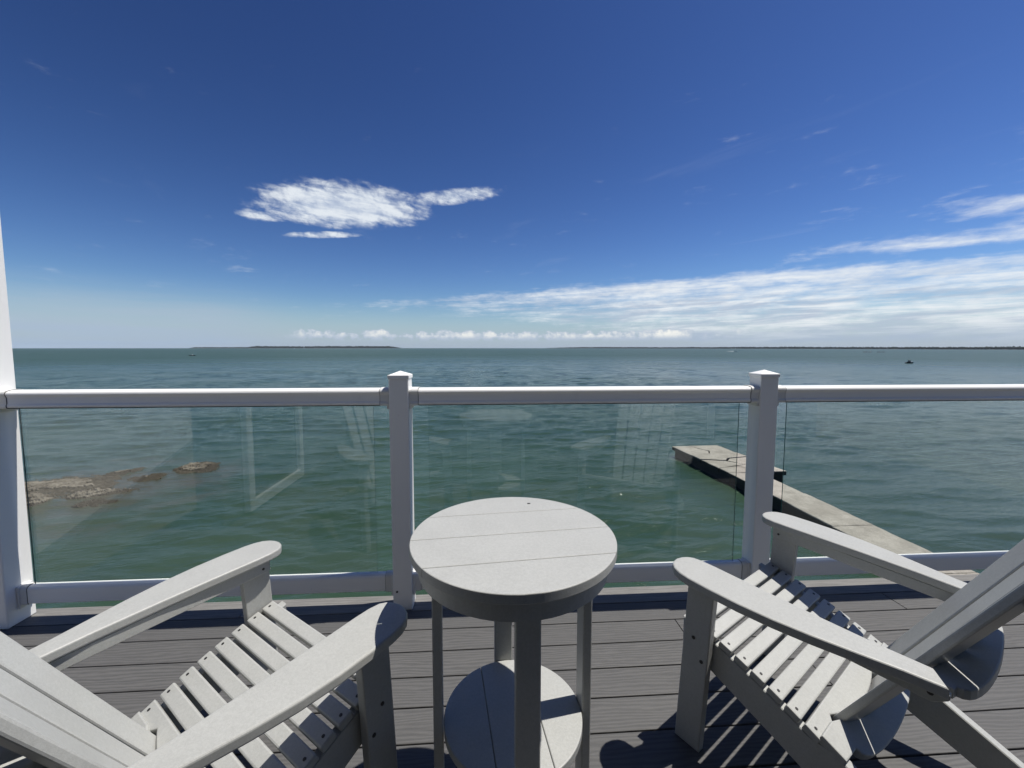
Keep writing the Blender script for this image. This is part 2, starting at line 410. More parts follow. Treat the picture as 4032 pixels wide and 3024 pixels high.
island('island', 'low dark wooded island on the left horizon', -29.8, -11.6, 4000, 4100, lambda t: (21 + 3.0*l1(t))*min(1, t*16, (1-t)*10 + .15), seed=1)
island('island', 'thin distant strip of land left of the wooded island', -34.7, -29.2, 4550, 4450, lambda t: (10 + 1.8*l2(t))*min(1, t*7+.15), seed=2)
island('island', 'long low wooded shoreline along the right horizon', 8.5, 62, 4450, 2500, lambda t: (13.5 + 2.8*l3(t*2.2))*min(1, t*9+.2), seed=3)

# ------------------------------------------------------------------ rocks
def rock_mesh(poly, hmax, seed, n=84):
    P2 = np.array(poly); x0, y0 = P2.min(0)-.2; x1, y1 = P2.max(0)+.2
    X, Y = np.meshgrid(np.linspace(x0, x1, n), np.linspace(y0, y1, n), indexing='ij')
    ins = np.zeros(X.shape, bool); dm = np.full(X.shape, 9e9)
    for (ax, ay), (bx, by) in zip(poly, poly[1:]+poly[:1]):
        c = ((ay > Y) != (by > Y)) & (X < (bx-ax)*(Y-ay)/((by-ay) or 1e-9)+ax); ins ^= c
        L2 = (bx-ax)**2+(by-ay)**2; t = np.clip(((X-ax)*(bx-ax)+(Y-ay)*(by-ay))/L2, 0, 1)
        dm = np.minimum(dm, np.hypot(X-ax-t*(bx-ax), Y-ay-t*(by-ay)))
    sd_ = np.where(ins, dm, -dm)
    rs = np.random.default_rng(seed); N = np.zeros(X.shape)
    for f, a in ((.7, .5), (1.6, .35), (3.4, .28), (7, .22), (13, .16), (24, .10)):
        for _ in range(3):
            th = rs.uniform(0, 6.28); N += a/1.7*np.sin(f*(X*math.cos(th)+Y*math.sin(th))*2.2 + rs.uniform(0, 6.28) + 1.3*np.sin(f*(Y*math.cos(th)-X*math.sin(th))+th))
    h = np.clip(sd_*.9 + N*.28, -1, .75)/.75*hmax
    h = np.where(h > 0, np.floor(h/.09)*.09*.75 + h*.25, h*1.5) + rs.normal(0, .012, X.shape)
    Z = WATER_Z + .03 + np.clip(h*1.15, -.5, 2)
    V = np.stack([X, Y, Z], -1).reshape(-1, 3); i = np.arange(n-1)[:, None]*n + np.arange(n-1)[None]
    Fq = np.stack([i, i+n, i+n+1, i+1], -1).reshape(-1, 4)
    me = bpy.data.meshes.new('rock'); me.from_pydata(V.tolist(), [], Fq.tolist()); me.update()
    if me.polygons[0].normal.z < 0: me.flip_normals()
    return me
GR = 'rocks breaking the water at the left'
for poly, h, s, lab in (
    ([(-27.5, 24.0), (-24.6, 24.8), (-22.8, 25.1), (-21.9, 24.8), (-21.2, 24.0), (-20.6, 23.0), (-20.9, 22.2), (-22.6, 22.0), (-24.5, 22.2), (-27.5, 22.3)], .11, 1, 'low flat wet rock shelf behind the pale rock slabs at far left'),
    ([(-26.0, 22.4), (-23.6, 22.2), (-22.0, 21.6), (-21.3, 21.0), (-21.8, 20.3), (-24.5, 20.2), (-26.0, 20.4)], .34, 2, 'pale ragged limestone slab beside the left column'),
    ([(-21.3, 22.1), (-20.4, 22.6), (-18.9, 22.8), (-18.6, 22.5), (-19.3, 21.8), (-20.0, 20.9), (-21.0, 21.1)], .30, 3, 'pale ragged limestone slab right of the slab beside the column'),
    ([(-19.6, 21.1), (-18.6, 21.4), (-18.2, 20.9), (-18.9, 20.5), (-19.7, 20.6)], .18, 4, 'small low rock in front of the pale slabs'),
    ([(-22.7, 25.6), (-21.7, 26.5), (-21.3, 26.2), (-21.6, 25.5), (-22.2, 25.3)], .15, 5, 'small pointed brown rock behind the flat shelf'),
    ([(-19.3, 26.0), (-19.3, 27.1), (-18.9, 27.6), (-17.7, 27.4), (-17.2, 26.5), (-16.9, 25.5), (-18.1, 25.4)], .20, 6, 'separate brown rock lying to the right of the rock shelf'),
    ([(-20.5, 24.6), (-19.5, 25.2), (-19.1, 24.3), (-19.8, 23.9)], .12, 7, 'barely showing rock between the shelf and the separate rock')):
    tag(obj('shore_rock', rock_mesh(poly, h, s), 'limestone'), lab, 'rock', GR)
rs = random.Random(5)
for i, (x, y, sx) in enumerate(((640, 652, 7), (649, 652, 5.5), (664, 652, 4.5), (672, 652, 5))):
    bm = bmesh.new(); bmesh.ops.create_icosphere(bm, subdivisions=2, radius=1)
    for v in bm.verts: v.co *= 1 + rs.uniform(-.25, .25)
    bmesh.ops.scale(bm, vec=(sx*.6, 2.2, .9), verts=bm.verts)
    tag(obj('reef_rock', fin(bm), 'boat_dark', None, (x, y, WATER_Z)), ('leftmost and longest dark reef rock awash far out at right', 'second dark reef rock awash far out at right', 'third and smallest dark reef rock awash far out at right', 'rightmost dark reef rock awash far out at right')[i], 'rock', 'reef rocks far out')

# ------------------------------------------------------------------ concrete pier
pier = tag(empty('concrete_pier', (14.3, 16, WATER_Z)), 'old cracked concrete pier with a wider end platform', 'pier')
def world_part(name, me, m, parent): 
    o = obj(name, me, m, parent); o.matrix_parent_inverse = Matrix.Translation(parent.location).inverted(); return o
def rough_prism(poly, z0, z1, seed, sub=.45, amp=.03, tilt=None):
    """slab with chipped, uneven rims"""
    rs = random.Random(seed); pts = []
    for (ax, ay), (bx, by) in zip(poly, poly[1:]+poly[:1]):
        n = max(1, int(math.hypot(bx-ax, by-ay)/sub))
        for k in range(n):
            t = k/n; pts.append((ax+(bx-ax)*t+rs.uniform(-amp, amp), ay+(by-ay)*t+rs.uniform(-amp, amp)))
    return prism(pts, z0, z1, .02, 1, zf=tilt)
for i, (ya, yb) in enumerate(((7.5, 11.2), (11.23, 14.6), (14.63, 18.1), (18.13, 21.4))):
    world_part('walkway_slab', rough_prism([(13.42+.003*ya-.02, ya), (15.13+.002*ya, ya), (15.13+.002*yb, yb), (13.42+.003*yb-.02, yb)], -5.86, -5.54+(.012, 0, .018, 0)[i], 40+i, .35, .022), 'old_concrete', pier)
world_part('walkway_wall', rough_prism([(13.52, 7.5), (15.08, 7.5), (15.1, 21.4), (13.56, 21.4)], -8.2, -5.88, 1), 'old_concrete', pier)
# end platform: slabs parted by open cracks
ZT = -5.53
slabs = [
 ('platform_slab', [(13.45, 21.45), (15.0, 21.47), (15.12, 22.0), (14.6, 22.64), (13.40, 22.3)], 0, None),
 ('platform_slab', [(15.04, 21.47), (16.86, 21.5), (16.74, 22.6), (15.4, 22.9), (14.66, 22.64), (15.16, 22.0)], .012, None),
 ('platform_slab', [(13.40, 22.36), (15.36, 22.97), (14.66, 23.70), (13.30, 24.05)], 0, None),
 ('platform_slab', [(15.46, 23.03), (16.73, 22.72), (16.6, 24.55), (15.18, 24.20), (14.80, 23.78)], .0, lambda x, y: (y-23.6)*.03 - .02 if y < 23.6 else 0),
 ('platform_slab', [(13.29, 24.16), (14.7, 23.84), (15.12, 24.30), (16.6, 24.65), (16.5, 25.6), (13.2, 25.2)], .03, None),
 ('platform_slab', [(13.19, 25.24), (14.5, 25.38), (14.9, 26.1), (14.2, 27.57), (13.07, 27.54)], .0, None),
 ('platform_slab', [(14.56, 25.40), (16.49, 25.64), (16.37, 27.6), (14.26, 27.57), (14.95, 26.1)], .015, None)]
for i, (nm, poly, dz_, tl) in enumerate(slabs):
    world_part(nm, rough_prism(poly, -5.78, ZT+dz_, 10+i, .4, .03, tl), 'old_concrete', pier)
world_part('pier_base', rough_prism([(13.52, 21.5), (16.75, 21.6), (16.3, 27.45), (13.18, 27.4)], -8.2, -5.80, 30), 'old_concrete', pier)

# ------------------------------------------------------------------ deck
deck = tag(empty('deck', (0, 0, 0)), 'grey composite board deck of the balcony', kind='structure')
PB, Y0 = .14865, 2.1088        # board pitch, near edge of the raised edge board
joints = {1: [2.26], 2: [.97], 4: [1.44]}
rsd = random.Random(8); XL, XR = -2.54, 5.2
for k in range(0, 26):
    y1 = Y0 - (k-1)*PB - .003; y0 = Y0 - k*PB + .003
    cuts = joints.get(k) or [rsd.choice((-1.9, -1.3, 2.6, 3.3, 3.9))]
    xs = [XL] + sorted(cuts) + [XR]
    for a, b in zip(xs, xs[1:]):
        me = box((a-b)/2+.0015, (b-a)/2-.0015, (y0-y1)/2, (y1-y0)/2, -.025, 0, .003, 2)
        obj('deck_board', me, 'composite_board' if k else 'pale_board', deck, ((a+b)/2, (y0+y1)/2, -.0008*rsd.random()))
# joists below the boards close the gaps with dark
obj('joist_frame', box(XL, XR, -1.7, 2.235, -.30, -.028), 'black_gap', deck)
obj('fascia_board', box(XL, XR, 2.236, 2.252, -.32, -.026, .004), 'pale_board', deck)

# ------------------------------------------------------------------ railing
PW = .1016; PY = 2.1163; PYC = PY + PW/2; POSTS = [-.5024, 1.4884, 3.48]; COLX = -2.3872
rail = tag(empty('glass_railing', (0, PYC, 0)), 'white vinyl railing with clear glass panels at the deck edge', 'railing')
def rpart(name, me, m, parent=rail):
    o = obj(name, me, m, parent); o.matrix_parent_inverse = Matrix.Translation((0, PYC, 0)).inverted() if parent is rail else Matrix(); return o
for px_ in POSTS:
    x0, x1 = px_, px_+PW
    po = rpart('post', box(x0, x1, PY, PY+PW, .0, 1.245, .006, 3), 'white_vinyl')
    bm = bmesh.new(); c = .0035
    box(x0-c, x1+c, PY-c, PY+PW+c, 1.244, 1.2628, .0015, 1, bm=bm)
    vs = [bm.verts.new(v) for v in ((x0-c+.002, PY-c+.002, 1.2630), (x1+c-.002, PY-c+.002, 1.2630), (x1+c-.002, PY+PW+c-.002, 1.2630), (x0-c+.002, PY+PW+c-.002, 1.2630), (x0+PW/2, PYC, 1.2835))]
    for i in range(4): bm.faces.new((vs[i], vs[(i+1) % 4], vs[4]))
    rpart('cap', fin(bm), 'white_vinyl', po)
    rpart('screw', disc_mesh(.006, .004, 12, Matrix.Translation((x0+.022, PY-.001, .105)) @ Matrix.Rotation(R(90), 4, 'X')), 'dark_screw', po)
def profile_rail(pts, xa, xb):
    """profile (y,z) swept along x"""
    bm = bmesh.new(); A = [bm.verts.new((xa, PYC+y, z)) for y, z in pts]; B = [bm.verts.new((xb, PYC+y, z)) for y, z in pts]
    n = len(pts)
    for i in range(n): bm.faces.new((A[i], A[(i+1) % n], B[(i+1) % n], B[i]))
    bm.faces.new(A[::-1]); bm.faces.new(B); return fin(bm)
def loaf(hw, z0, z1, k=0.):   # bread-loaf handrail: crowned top, flanks pinched in the middle
    h = z1-z0
    half = [(hw*.86, z0), (hw*.93, z0+.006), (hw*.93, z0+h*.16), (hw*.84, z0+h*.26), (hw*.84, z0+h*.62), (hw*.95, z0+h*.74), (hw, z0+h*.80), (hw*.985, z1-.012), (hw*.92, z1-.006), (hw*.78, z1-.001), (hw*.4, z1+.003), (0, z1+.004)]
    return half + [(-y, z) for y, z in half[::-1][1:]]
brk = [-2.3872] + [v for p_ in POSTS for v in (p_, p_+PW)]
spans = [(COLX, POSTS[0]), (POSTS[0]+PW, POSTS[1]), (POSTS[1]+PW, POSTS[2])]
lowp = [(.026, .100), (.026, .172), (.022, .181), (.012, .187), (-.012, .187), (-.022, .181), (-.026, .172), (-.026, .100), (-.022, .095), (.022, .095)]
for xa, xb in spans:
    rpart('top_rail', profile_rail(loaf(.046, 1.108, 1.190), xa+.048, xb-.048), 'white_vinyl')
    rpart('gasket', box(xa+.05, xb-.05, PYC-.0415, PYC-.005, 1.1045, 1.1079), 'gasket')
    rpart('bottom_rail', profile_rail(lowp, xa+.045, xb-.045), 'white_vinyl')
    for s, x in ((1, xa), (-1, xb)):
        big = [(y*1.06, 1.149+(z-1.149)*1.07) for y, z in loaf(.046, 1.108, 1.190)]
        br = rpart('rail_bracket', profile_rail(big, x+s*.0005, x+s*.046), 'bracket_vinyl')
        rpart('bracket_flange', box(min(x+s*.0006, x+s*.012), max(x+s*.0006, x+s*.012), PYC-.043, PYC+.043, 1.086, 1.176, .003), 'bracket_vinyl', br)
        rpart('joint', profile_rail([(y*1.045, 1.149+(z-1.149)*1.045) for y, z in loaf(.046, 1.108, 1.190)][:], x+s*.0462, x+s*.0479), 'joint_grime', br)
        lb = [(y*1.10, .142+(z-.142)*1.08) for y, z in lowp]
        b2 = rpart('rail_bracket', profile_rail(lb, x+s*.0005, x+s*.043), 'bracket_vinyl')
        rpart('joint', profile_rail([(y*1.04, .142+(z-.142)*1.04) for y, z in lowp], x+s*.0432, x+s*.0448), 'joint_grime', b2)
        rpart('bracket_flange', box(min(x+s*.0006, x+s*.012), max(x+s*.0006, x+s*.012), PYC-.034, PYC+.034, .074, .190, .003), 'bracket_vinyl', b2)
for xa, xb in ((-2.327, -.5944), (-.3075, 1.403), (1.6797, 3.39)):
    me = box(xa, xb, PYC-.003, PYC+.003, .165, 1.13)
    me.materials.append(MATS['clear_glass']); me.materials.append(MATS['glass_edge'])
    for f in me.polygons: f.material_index = 0 if abs(f.normal.y) > .5 else 1
    rpart('glass_pane', me, None)
col = tag(empty('porch_column', (COLX-.066, 2.153, 0)), 'tall square white column at the left end of the railing', 'column')
def cpart(name, me, m): return obj(name, me, m, col)
cpart('shaft', box(-.066, .066, -.066, .066, 0, 3.62, .006, 3), 'white_vinyl')
cpart('capital', box(-.085, .085, -.085, .085, 3.62, 3.70, .006), 'white_vinyl')
# side return of the balcony and the house, seen only as reflections in the panes
hs_ = tag(empty('house', (0, -1.72, 0)), 'pale sided house wall mirrored faintly in the glass panels', 'house')
def hpart(name, me, m, parent=hs_): return obj(name, me, m, parent)
bm = bmesh.new(); z = .0
me = box(-2.215, 5.2, -.2, -.022, -4.4, 3.4); hpart('wall', me, 'house_paint')
for k in range(30):
    z0 = .02 + k*.112
    bm = bmesh.new()
    vs = [bm.verts.new(v) for v in ((-2.0, -.022, z0), (5.2, -.022, z0), (5.2, .0, z0), (-2.0, .0, z0), (-2.0, -.022, z0+.118), (5.2, -.022, z0+.118), (5.2, -.012, z0+.118), (-2.0, -.012, z0+.118))]
    for f in ((0, 1, 2, 3), (3, 2, 6, 7), (4, 7, 6, 5), (0, 4, 5, 1), (0, 3, 7, 4), (1, 5, 6, 2)): bm.faces.new([vs[i] for i in f])
    hpart('siding_board', fin(bm), 'house_paint')
for wx0, wx1, z0, z1 in ((-1.6, -.7, .75, 2.1), (-.1, .75, .9, 2.05), (.85, 1.7, .9, 2.05)):
    wn = hpart('window', box(wx0, wx1, .001, .02, z0, z1), 'window_dark')
    for a, b, c, d in ((wx0-.08, wx0, z0-.08, z1+.08), (wx1, wx1+.08, z0-.08, z1+.08), (wx0, wx1, z1, z1+.08)):
        hpart('frame', box(a, b, .001, .06, c, d), 'white_vinyl', wn)
    hpart('sill', box(wx0-.1, wx1+.1, .001, .12, z0-.13, z0-.081), 'white_vinyl', wn)
sw_ = tag(empty('side_wall', (-2.02, -.2, 0)), 'grey sided wing wall with a white framed door mirrored in the left pane', 'wall')
obj('wall', box(-.2, -.022, -1.4, 1.35, -.3, 3.7), 'house_paint', sw_)
for k in range(32):
    obj('siding_board', box(-.0215, -.004 if k % 2 else -.008, -1.4, 1.35, .02+k*.112, .128+k*.112), 'house_paint', sw_)
gd = obj('door', box(.0, .012, .16, 1.01, .05, 2.1), 'window_dark', sw_)
for a, b, c, d in ((.08, .16, .03, 2.18), (1.01, 1.09, .03, 2.18), (.161, 1.009, .03, .11), (.161, 1.009, 2.1, 2.18)): obj('frame', box(.0005, .05, a, b, c, d), 'white_vinyl', gd)
dr = hpart('door', box(2.4, 3.4, .001, .03, .02, 2.1), 'door_paint')
for a, b, c, d in ((2.3, 2.4, .0, 2.2), (3.4, 3.5, .0, 2.2), (2.4, 3.4, 2.1, 2.2)): hpart('frame', box(a, b, .001, .06, c, d), 'white_vinyl', dr)
hpart('handle', box(2.48, 2.52, .031, .08, .98, 1.12, .008), 'dark_screw', dr)
pr_ = tag(empty('sky_blocker', (-4.2, .3, 3.73)), 'added grey slab out of view that blocks sky light over the rear deck, with the column beam', 'light blocker')
obj('blocker_slab', box(3.55, 9.4, -2.3, .0, -.62, -.50), 'house_paint', pr_)  # added overhead slab and rim, unseen, cut the sky fill to deepen shadows
obj('blocker_rim', box(3.55, 9.4, .001, .1, -.64, -.52, .01), 'white_vinyl', pr_)
obj('beam', box(1.64, 1.86, -1.95, 1.95, -.02, .22, .005), 'white_vinyl', pr_)
pv_ = bmesh.new(); vs = [pv_.verts.new(v) for v in ((-11.2, -5.0, -3.98), (-11.8, -7.0, -3.95), (-21.0, -31.0, -3.62), (-75, -31, -3.62), (-75, -5.0, -3.98))]
pv_.faces.new(vs); ex = bmesh.ops.extrude_face_region(pv_, geom=list(pv_.faces)); bmesh.ops.translate(pv_, verts=[v for v in ex['geom'] if isinstance(v, bmesh.types.BMVert)], vec=(0, 0, -1.2))
tag(obj('patio', fin(pv_), 'old_concrete_dry'), 'pale concrete patio on the shore left of the house', kind='structure')

# ------------------------------------------------------------------ chairs
B1, Z1, SP, T0, KT, SW, HA = -.0397, .4438, .0542, .2794, .0265, .2985, .6518
LEGA, LEGT, LEGB, LEGW, LEAN = .3557, .0331, -.0269, .0912, .0538
curve = []; b_, z_, t_ = B1, Z1, T0
for i in range(8):
    curve.append((b_, z_, t_)); b_ -= SP*math.cos(t_); z_ -= SP*math.sin(t_); t_ += KT
ARM = [(.268, -.612), (.278, -.5), (.282, -.35), (.282, -.2), (.281, -.08), (.283, -.035), (.290, -.005), (.303, .012), (.322, .023), (.345, .028), (.368, .025), (.390, .015), (.409, -.004), (.421, -.03), (.427, -.065), (.428, -.13), (.424, -.22), (.412, -.31), (.392, -.40), (.366, -.49), (.342, -.57), (.325, -.646)]
def armdrop(x, y): return -.026*min(1, max(0, (.0-y)/.65))
SCREW = disc_mesh(.0048, .0016, 10); BOLT = disc_mesh(.0062, .003, 14)
for me_ in (SCREW, BOLT): me_.materials.append(MATS['dark_screw'])
BB = Vector((0, -.421, .29)); BUP = Vector((0, -math.sin(R(29)), math.cos(R(29)))); BFW = Vector((0, math.cos(R(29)), math.sin(R(29))))
def arc(a): return -.047 + .047*min(1.25, (a/.205)**2)
def chair_parts():
    """list of (name, mesh, parent index, local matrix)"""
    out = []
    def add(name, me, parent=None, M=None):
        if not me.materials: me.materials.append(MATS['grey_lumber'])
        out.append((name, me, parent, M or Matrix())); return len(out)-1
    # seat slats
    slat = box(-.319, .319, -.0215, .0215, -.023, 0, .005, 2)
    for i, (b, z, t) in enumerate(curve):
        ct, st = math.cos(t), math.sin(t)
        M = frame((0, b, z), (1, 0, 0), (0, ct, st), (0, -st, ct))
        if i < 7: k = add('seat_slat', slat, None, M)
        else:   # rear slat, scooped out to take the curved back
            pts = [(-.319, .0215), (.319, .0215), (.319, -.0215), (.222, -.0215)] + [(a, -.009 + arc(a)*.87) for a in np.linspace(.205, -.205, 13)] + [(-.222, -.0215), (-.319, -.0215)]
            k = add('seat_slat', prism(pts[::-1], -.023, 0, .004, 2), None, M)
        for sx in (-1, 1): add('screw', SCREW, k, M @ Matrix.Translation((sx*SW, 0, .0004)))
    # side rails: seat bearers that run on down to the floor as back legs
    top = [(b+.012, z-.0245) for b, z, t in curve]
    poly = [(.012, Z1-.012)] + top[0:] + [(-.44, .287), (-.589, .210), (-.93, .033), (-.93, 0), (-.775, 0), (-.262, .221), (-.098, .289), (.012, .335)]
    for sx in (-1, 1):
        M = frame((sx*SW - .0165, 0, 0), (0, 1, 0), (0, 0, 1), (1, 0, 0))
        add('side_rail', prism(poly, 0, .033, .003, 1), None, M)
    # front legs, leaning out at the foot, with a tapered back edge
    for sx in (-1, 1):
        tp = HA-.030
        lp = [(LEGB, tp), (LEGB+LEAN*HA, 0), (LEGB+LEAN*HA-LEGW, 0), (LEGB-LEGW+LEAN*.30, .34), (LEGB-LEGW, tp)]
        x0 = LEGA-LEGT if sx > 0 else -LEGA
        M = frame((x0, 0, 0), (0, 1, 0), (0, 0, 1), (1, 0, 0))
        k = add('front_leg', prism(lp, 0, LEGT, .004, 2), None, M)
        for bb, zz in ((-.052, .405), (-.082, .335)):
            add('bolt', BOLT, k, Matrix.Translation((sx*(LEGA+.0006), bb, zz)) @ Matrix.Rotation(R(90), 4, 'Y'))
    # arms and the rails under them
    for sx in (-1, 1):
        pts = [(sx*a, b) for a, b in ARM]
        if sx > 0: pts = pts[::-1]
        k = add('arm', prism(pts, HA-.029, HA, .006, 3, zf=armdrop))
        bm = bmesh.new(); q = []
        prof = [(-.030, HA-.0305), (-.645, HA-.0565), (-.645, HA-.072), (-.618, HA-.094), (-.50, HA-.090), (-.030, HA-.076)]
        ring = []
        for off in (-.0105, .0105):
            ring.append([bm.verts.new((sx*(.3115 - .023*(-b-.03)/.6 + off), b, z)) for b, z in prof])
        n = len(prof)
        bm.faces.new(ring[0]); bm.faces.new(ring[1][::-1])
        for i in range(n): bm.faces.new((ring[0][i], ring[0][(i+1) % n], ring[1][(i+1) % n], ring[1][i]))
        bmesh.ops.recalc_face_normals(bm, faces=bm.faces)
        bmesh.ops.bevel(bm, geom=list(bm.edges), offset=.003, segments=1, affect='EDGES')
        k = add('arm_rail', fin(bm))
        for bb, zz in ((-.055, HA-.058), (-.10, HA-.054)):
            add('screw', SCREW, k, Matrix.Translation((sx*(.2995), bb, zz)) @ Matrix.Rotation(R(90), 4, 'Y'))
        add('bolt', BOLT, k, Matrix.Translation((sx*(.3005), -.613, HA-.070)) @ Matrix.Rotation(R(90), 4, 'Y'))
    # back slats on a curve, fanning out
    for i in range(5):
        a0 = (i-2)*.0815; a1 = a0*1.18; ln = (.74, .82, .85, .82, .74)[i]
        yaw = math.atan(2*.047*a0/.205**2*1.05)
        xax = Vector((math.cos(yaw), 0, 0)) + BFW*math.sin(yaw); nrm = BFW*math.cos(yaw) - Vector((math.sin(yaw), 0, 0))
        o = BB + Vector((a0, 0, 0)) + BFW*(arc(abs(a0))+.012) - BUP*.01
        dirn = (BUP*ln + Vector((a1-a0, 0, 0))*ln/.6).normalized()
        xax = (xax - dirn*xax.dot(dirn)).normalized(); nrm = xax.cross(dirn)
        if nrm.y < 0: nrm = -nrm
        wb, wt = .0705, .084; m = 10
        pts = [(-wb/2, 0), (wb/2, 0), (wt/2, ln-.03)] + [(wt/2*math.cos(q), ln-.03+.03*math.sin(q)) for q in np.linspace(.3, math.pi-.3, 7)] + [(-wt/2, ln-.03)]
        zax = xax.cross(dirn)
        add('back_slat', prism(pts, -.011, .011, .005, 2), None, frame(o, xax, dirn, zax))
    # braces behind the back
    def brace(front, ends, mid, th, M=None, hw=.314):
        aa = np.linspace(-.235, .235, 15)
        pts = [(-hw, ends[0]), (-.236, ends[0])] + [(a, front(a)) for a in aa[1:-1]] + [(.236, ends[0]), (hw, ends[0]), (hw, ends[1]), (.245, ends[1]-.004)]
        pts += [(.245*math.cos(q), ends[1]-.004 - (ends[1]-.004-mid)*math.sin(q)**.75) for q in np.linspace(.12, math.pi-.12, 17)] + [(-.245, ends[1]-.004), (-hw, ends[1])]
        return prism(pts[::-1], -th, 0, .004, 2, M)
    mz = HA - .0565 - .001
    add('back_brace', brace(lambda a: -.588 + arc(a*.82)*.9, (-.585, -.646), -.703, .028, Matrix.Translation((0, 0, mz)), .262))
    s_, c_ = math.sin(R(26.5)), math.cos(R(26.5))
    add('back_brace', brace(lambda a: .010 + arc(a), (.020, -.045), -.104, .028, frame((0, -.432, .3055), (1, 0, 0), (0, c_, s_), (0, -s_, c_))))
    add('back_brace', brace(lambda a: arc(a*.75), (.0, -.035), -.09, .028, frame(Vector((0, -.44, .29)) + BUP*.62 - BFW*.02, (1, 0, 0), BFW, BUP), .24))
    return out
CH = chair_parts()
def chair(x, y, psi, label):
    root = tag(empty('adirondack_chair', (x, y, 0), -psi), label, 'chair', 'light grey adirondack chairs on the deck')
    made = []
    for name, me, par, M in CH:
        o = bpy.data.objects.new(name, me); COL.objects.link(o)
        o.parent = root if par is None else made[par]
        o.matrix_local = M if par is None else CH[par][3].inverted() @ M
        made.append(o)
chair(-.5477, 1.3539, .6519, 'light grey slatted lounge chair left of the round table, facing right')
chair(.985, 1.5312, -.563, 'light grey slatted lounge chair right of the round table, facing left')

# ------------------------------------------------------------------ table
TS = .921; TX, TY, TH, TR = .0805*TS, 1.2204*TS, EYE-(EYE-.8300)*TS, .3123*TS
TROT = R(5.4)
tb = tag(empty('round_table', (TX, TY, 0), TROT), 'round light grey four plank table with lower shelf between the chairs', 'table')
def circ_strip(r, y0, y1, n=26):
    """part of a disc between two chords"""
    a0, a1 = math.asin(max(-1, y0/r)), math.asin(min(1, y1/r))
    pr = [(r*math.cos(a), r*math.sin(a)) for a in np.linspace(a0, a1, n)]
    pl = [(r*math.cos(math.pi-a), r*math.sin(math.pi-a)) for a in np.linspace(a1, a0, n)]
    pts = pr + pl; o = []
    for q in pts:
        if not o or math.hypot(q[0]-o[-1][0], q[1]-o[-1][1]) > 1e-4: o.append(q)
    if math.hypot(o[0][0]-o[-1][0], o[0][1]-o[-1][1]) < 1e-4: o.pop()
    return o
g = .0009
cuts = [-TR, -.1600*TS, .0025, .1635*TS, TR]
for a, b in zip(cuts, cuts[1:]): obj('top_plank', prism(circ_strip(TR, a+g, b-g), TH-.025, TH, .0026, 3), 'grey_lumber', tb)
obj('light_stop_disc', prism(circ_strip(TR-.004, -TR+.004, TR-.004), TH-.0290, TH-.0253), 'grey_lumber', tb)  # added disc under the planks, stops sunlight leaking through their gaps
RA = .2875*TS
bm = bmesh.new(); n = 72; rings = []
for r_, z_ in ((RA, TH-.0295), (RA, TH-.079), (RA-.025, TH-.079), (RA-.025, TH-.0295)):
    rings.append([bm.verts.new((r_*math.cos(2*math.pi*i/n), r_*math.sin(2*math.pi*i/n), z_)) for i in range(n)])
for a, b in zip(rings, rings[1:]+rings[:1]):
    for i in range(n): bm.faces.new((a[i], a[(i+1) % n], b[(i+1) % n], b[i]))
obj('apron', fin(bm), 'grey_lumber', tb)
LR, LW, LT = .2345*TS, .066*TS, .030*TS
for k in range(4):
    obj('leg', box(-LW/2, LW/2, -LT/2, LT/2, 0, TH-.030, .004, 2), 'grey_lumber', tb, (LR*math.sin(k*math.pi/2), -LR*math.cos(k*math.pi/2), 0), (0, 0, k*math.pi/2))
ZS = EYE-(EYE-.24)*TS; RS = .2195*TS
for a, b in zip((-RS, -.080*TS, .080*TS), (-.080*TS, .080*TS, RS)):
    obj('shelf_plank', prism(circ_strip(RS, a+g, b-g), ZS-.025, ZS, .003, 3), 'grey_lumber', tb, (0, 0, 0), (0, 0, R(90)+R(2)))
# chip in the table top
obj('chip', disc_mesh(.004, .0012, 7, Matrix.Scale(1.6, 4, (1, 0, 0))), 'dark_screw', tb, (.088, .232*TS, TH+.0006))

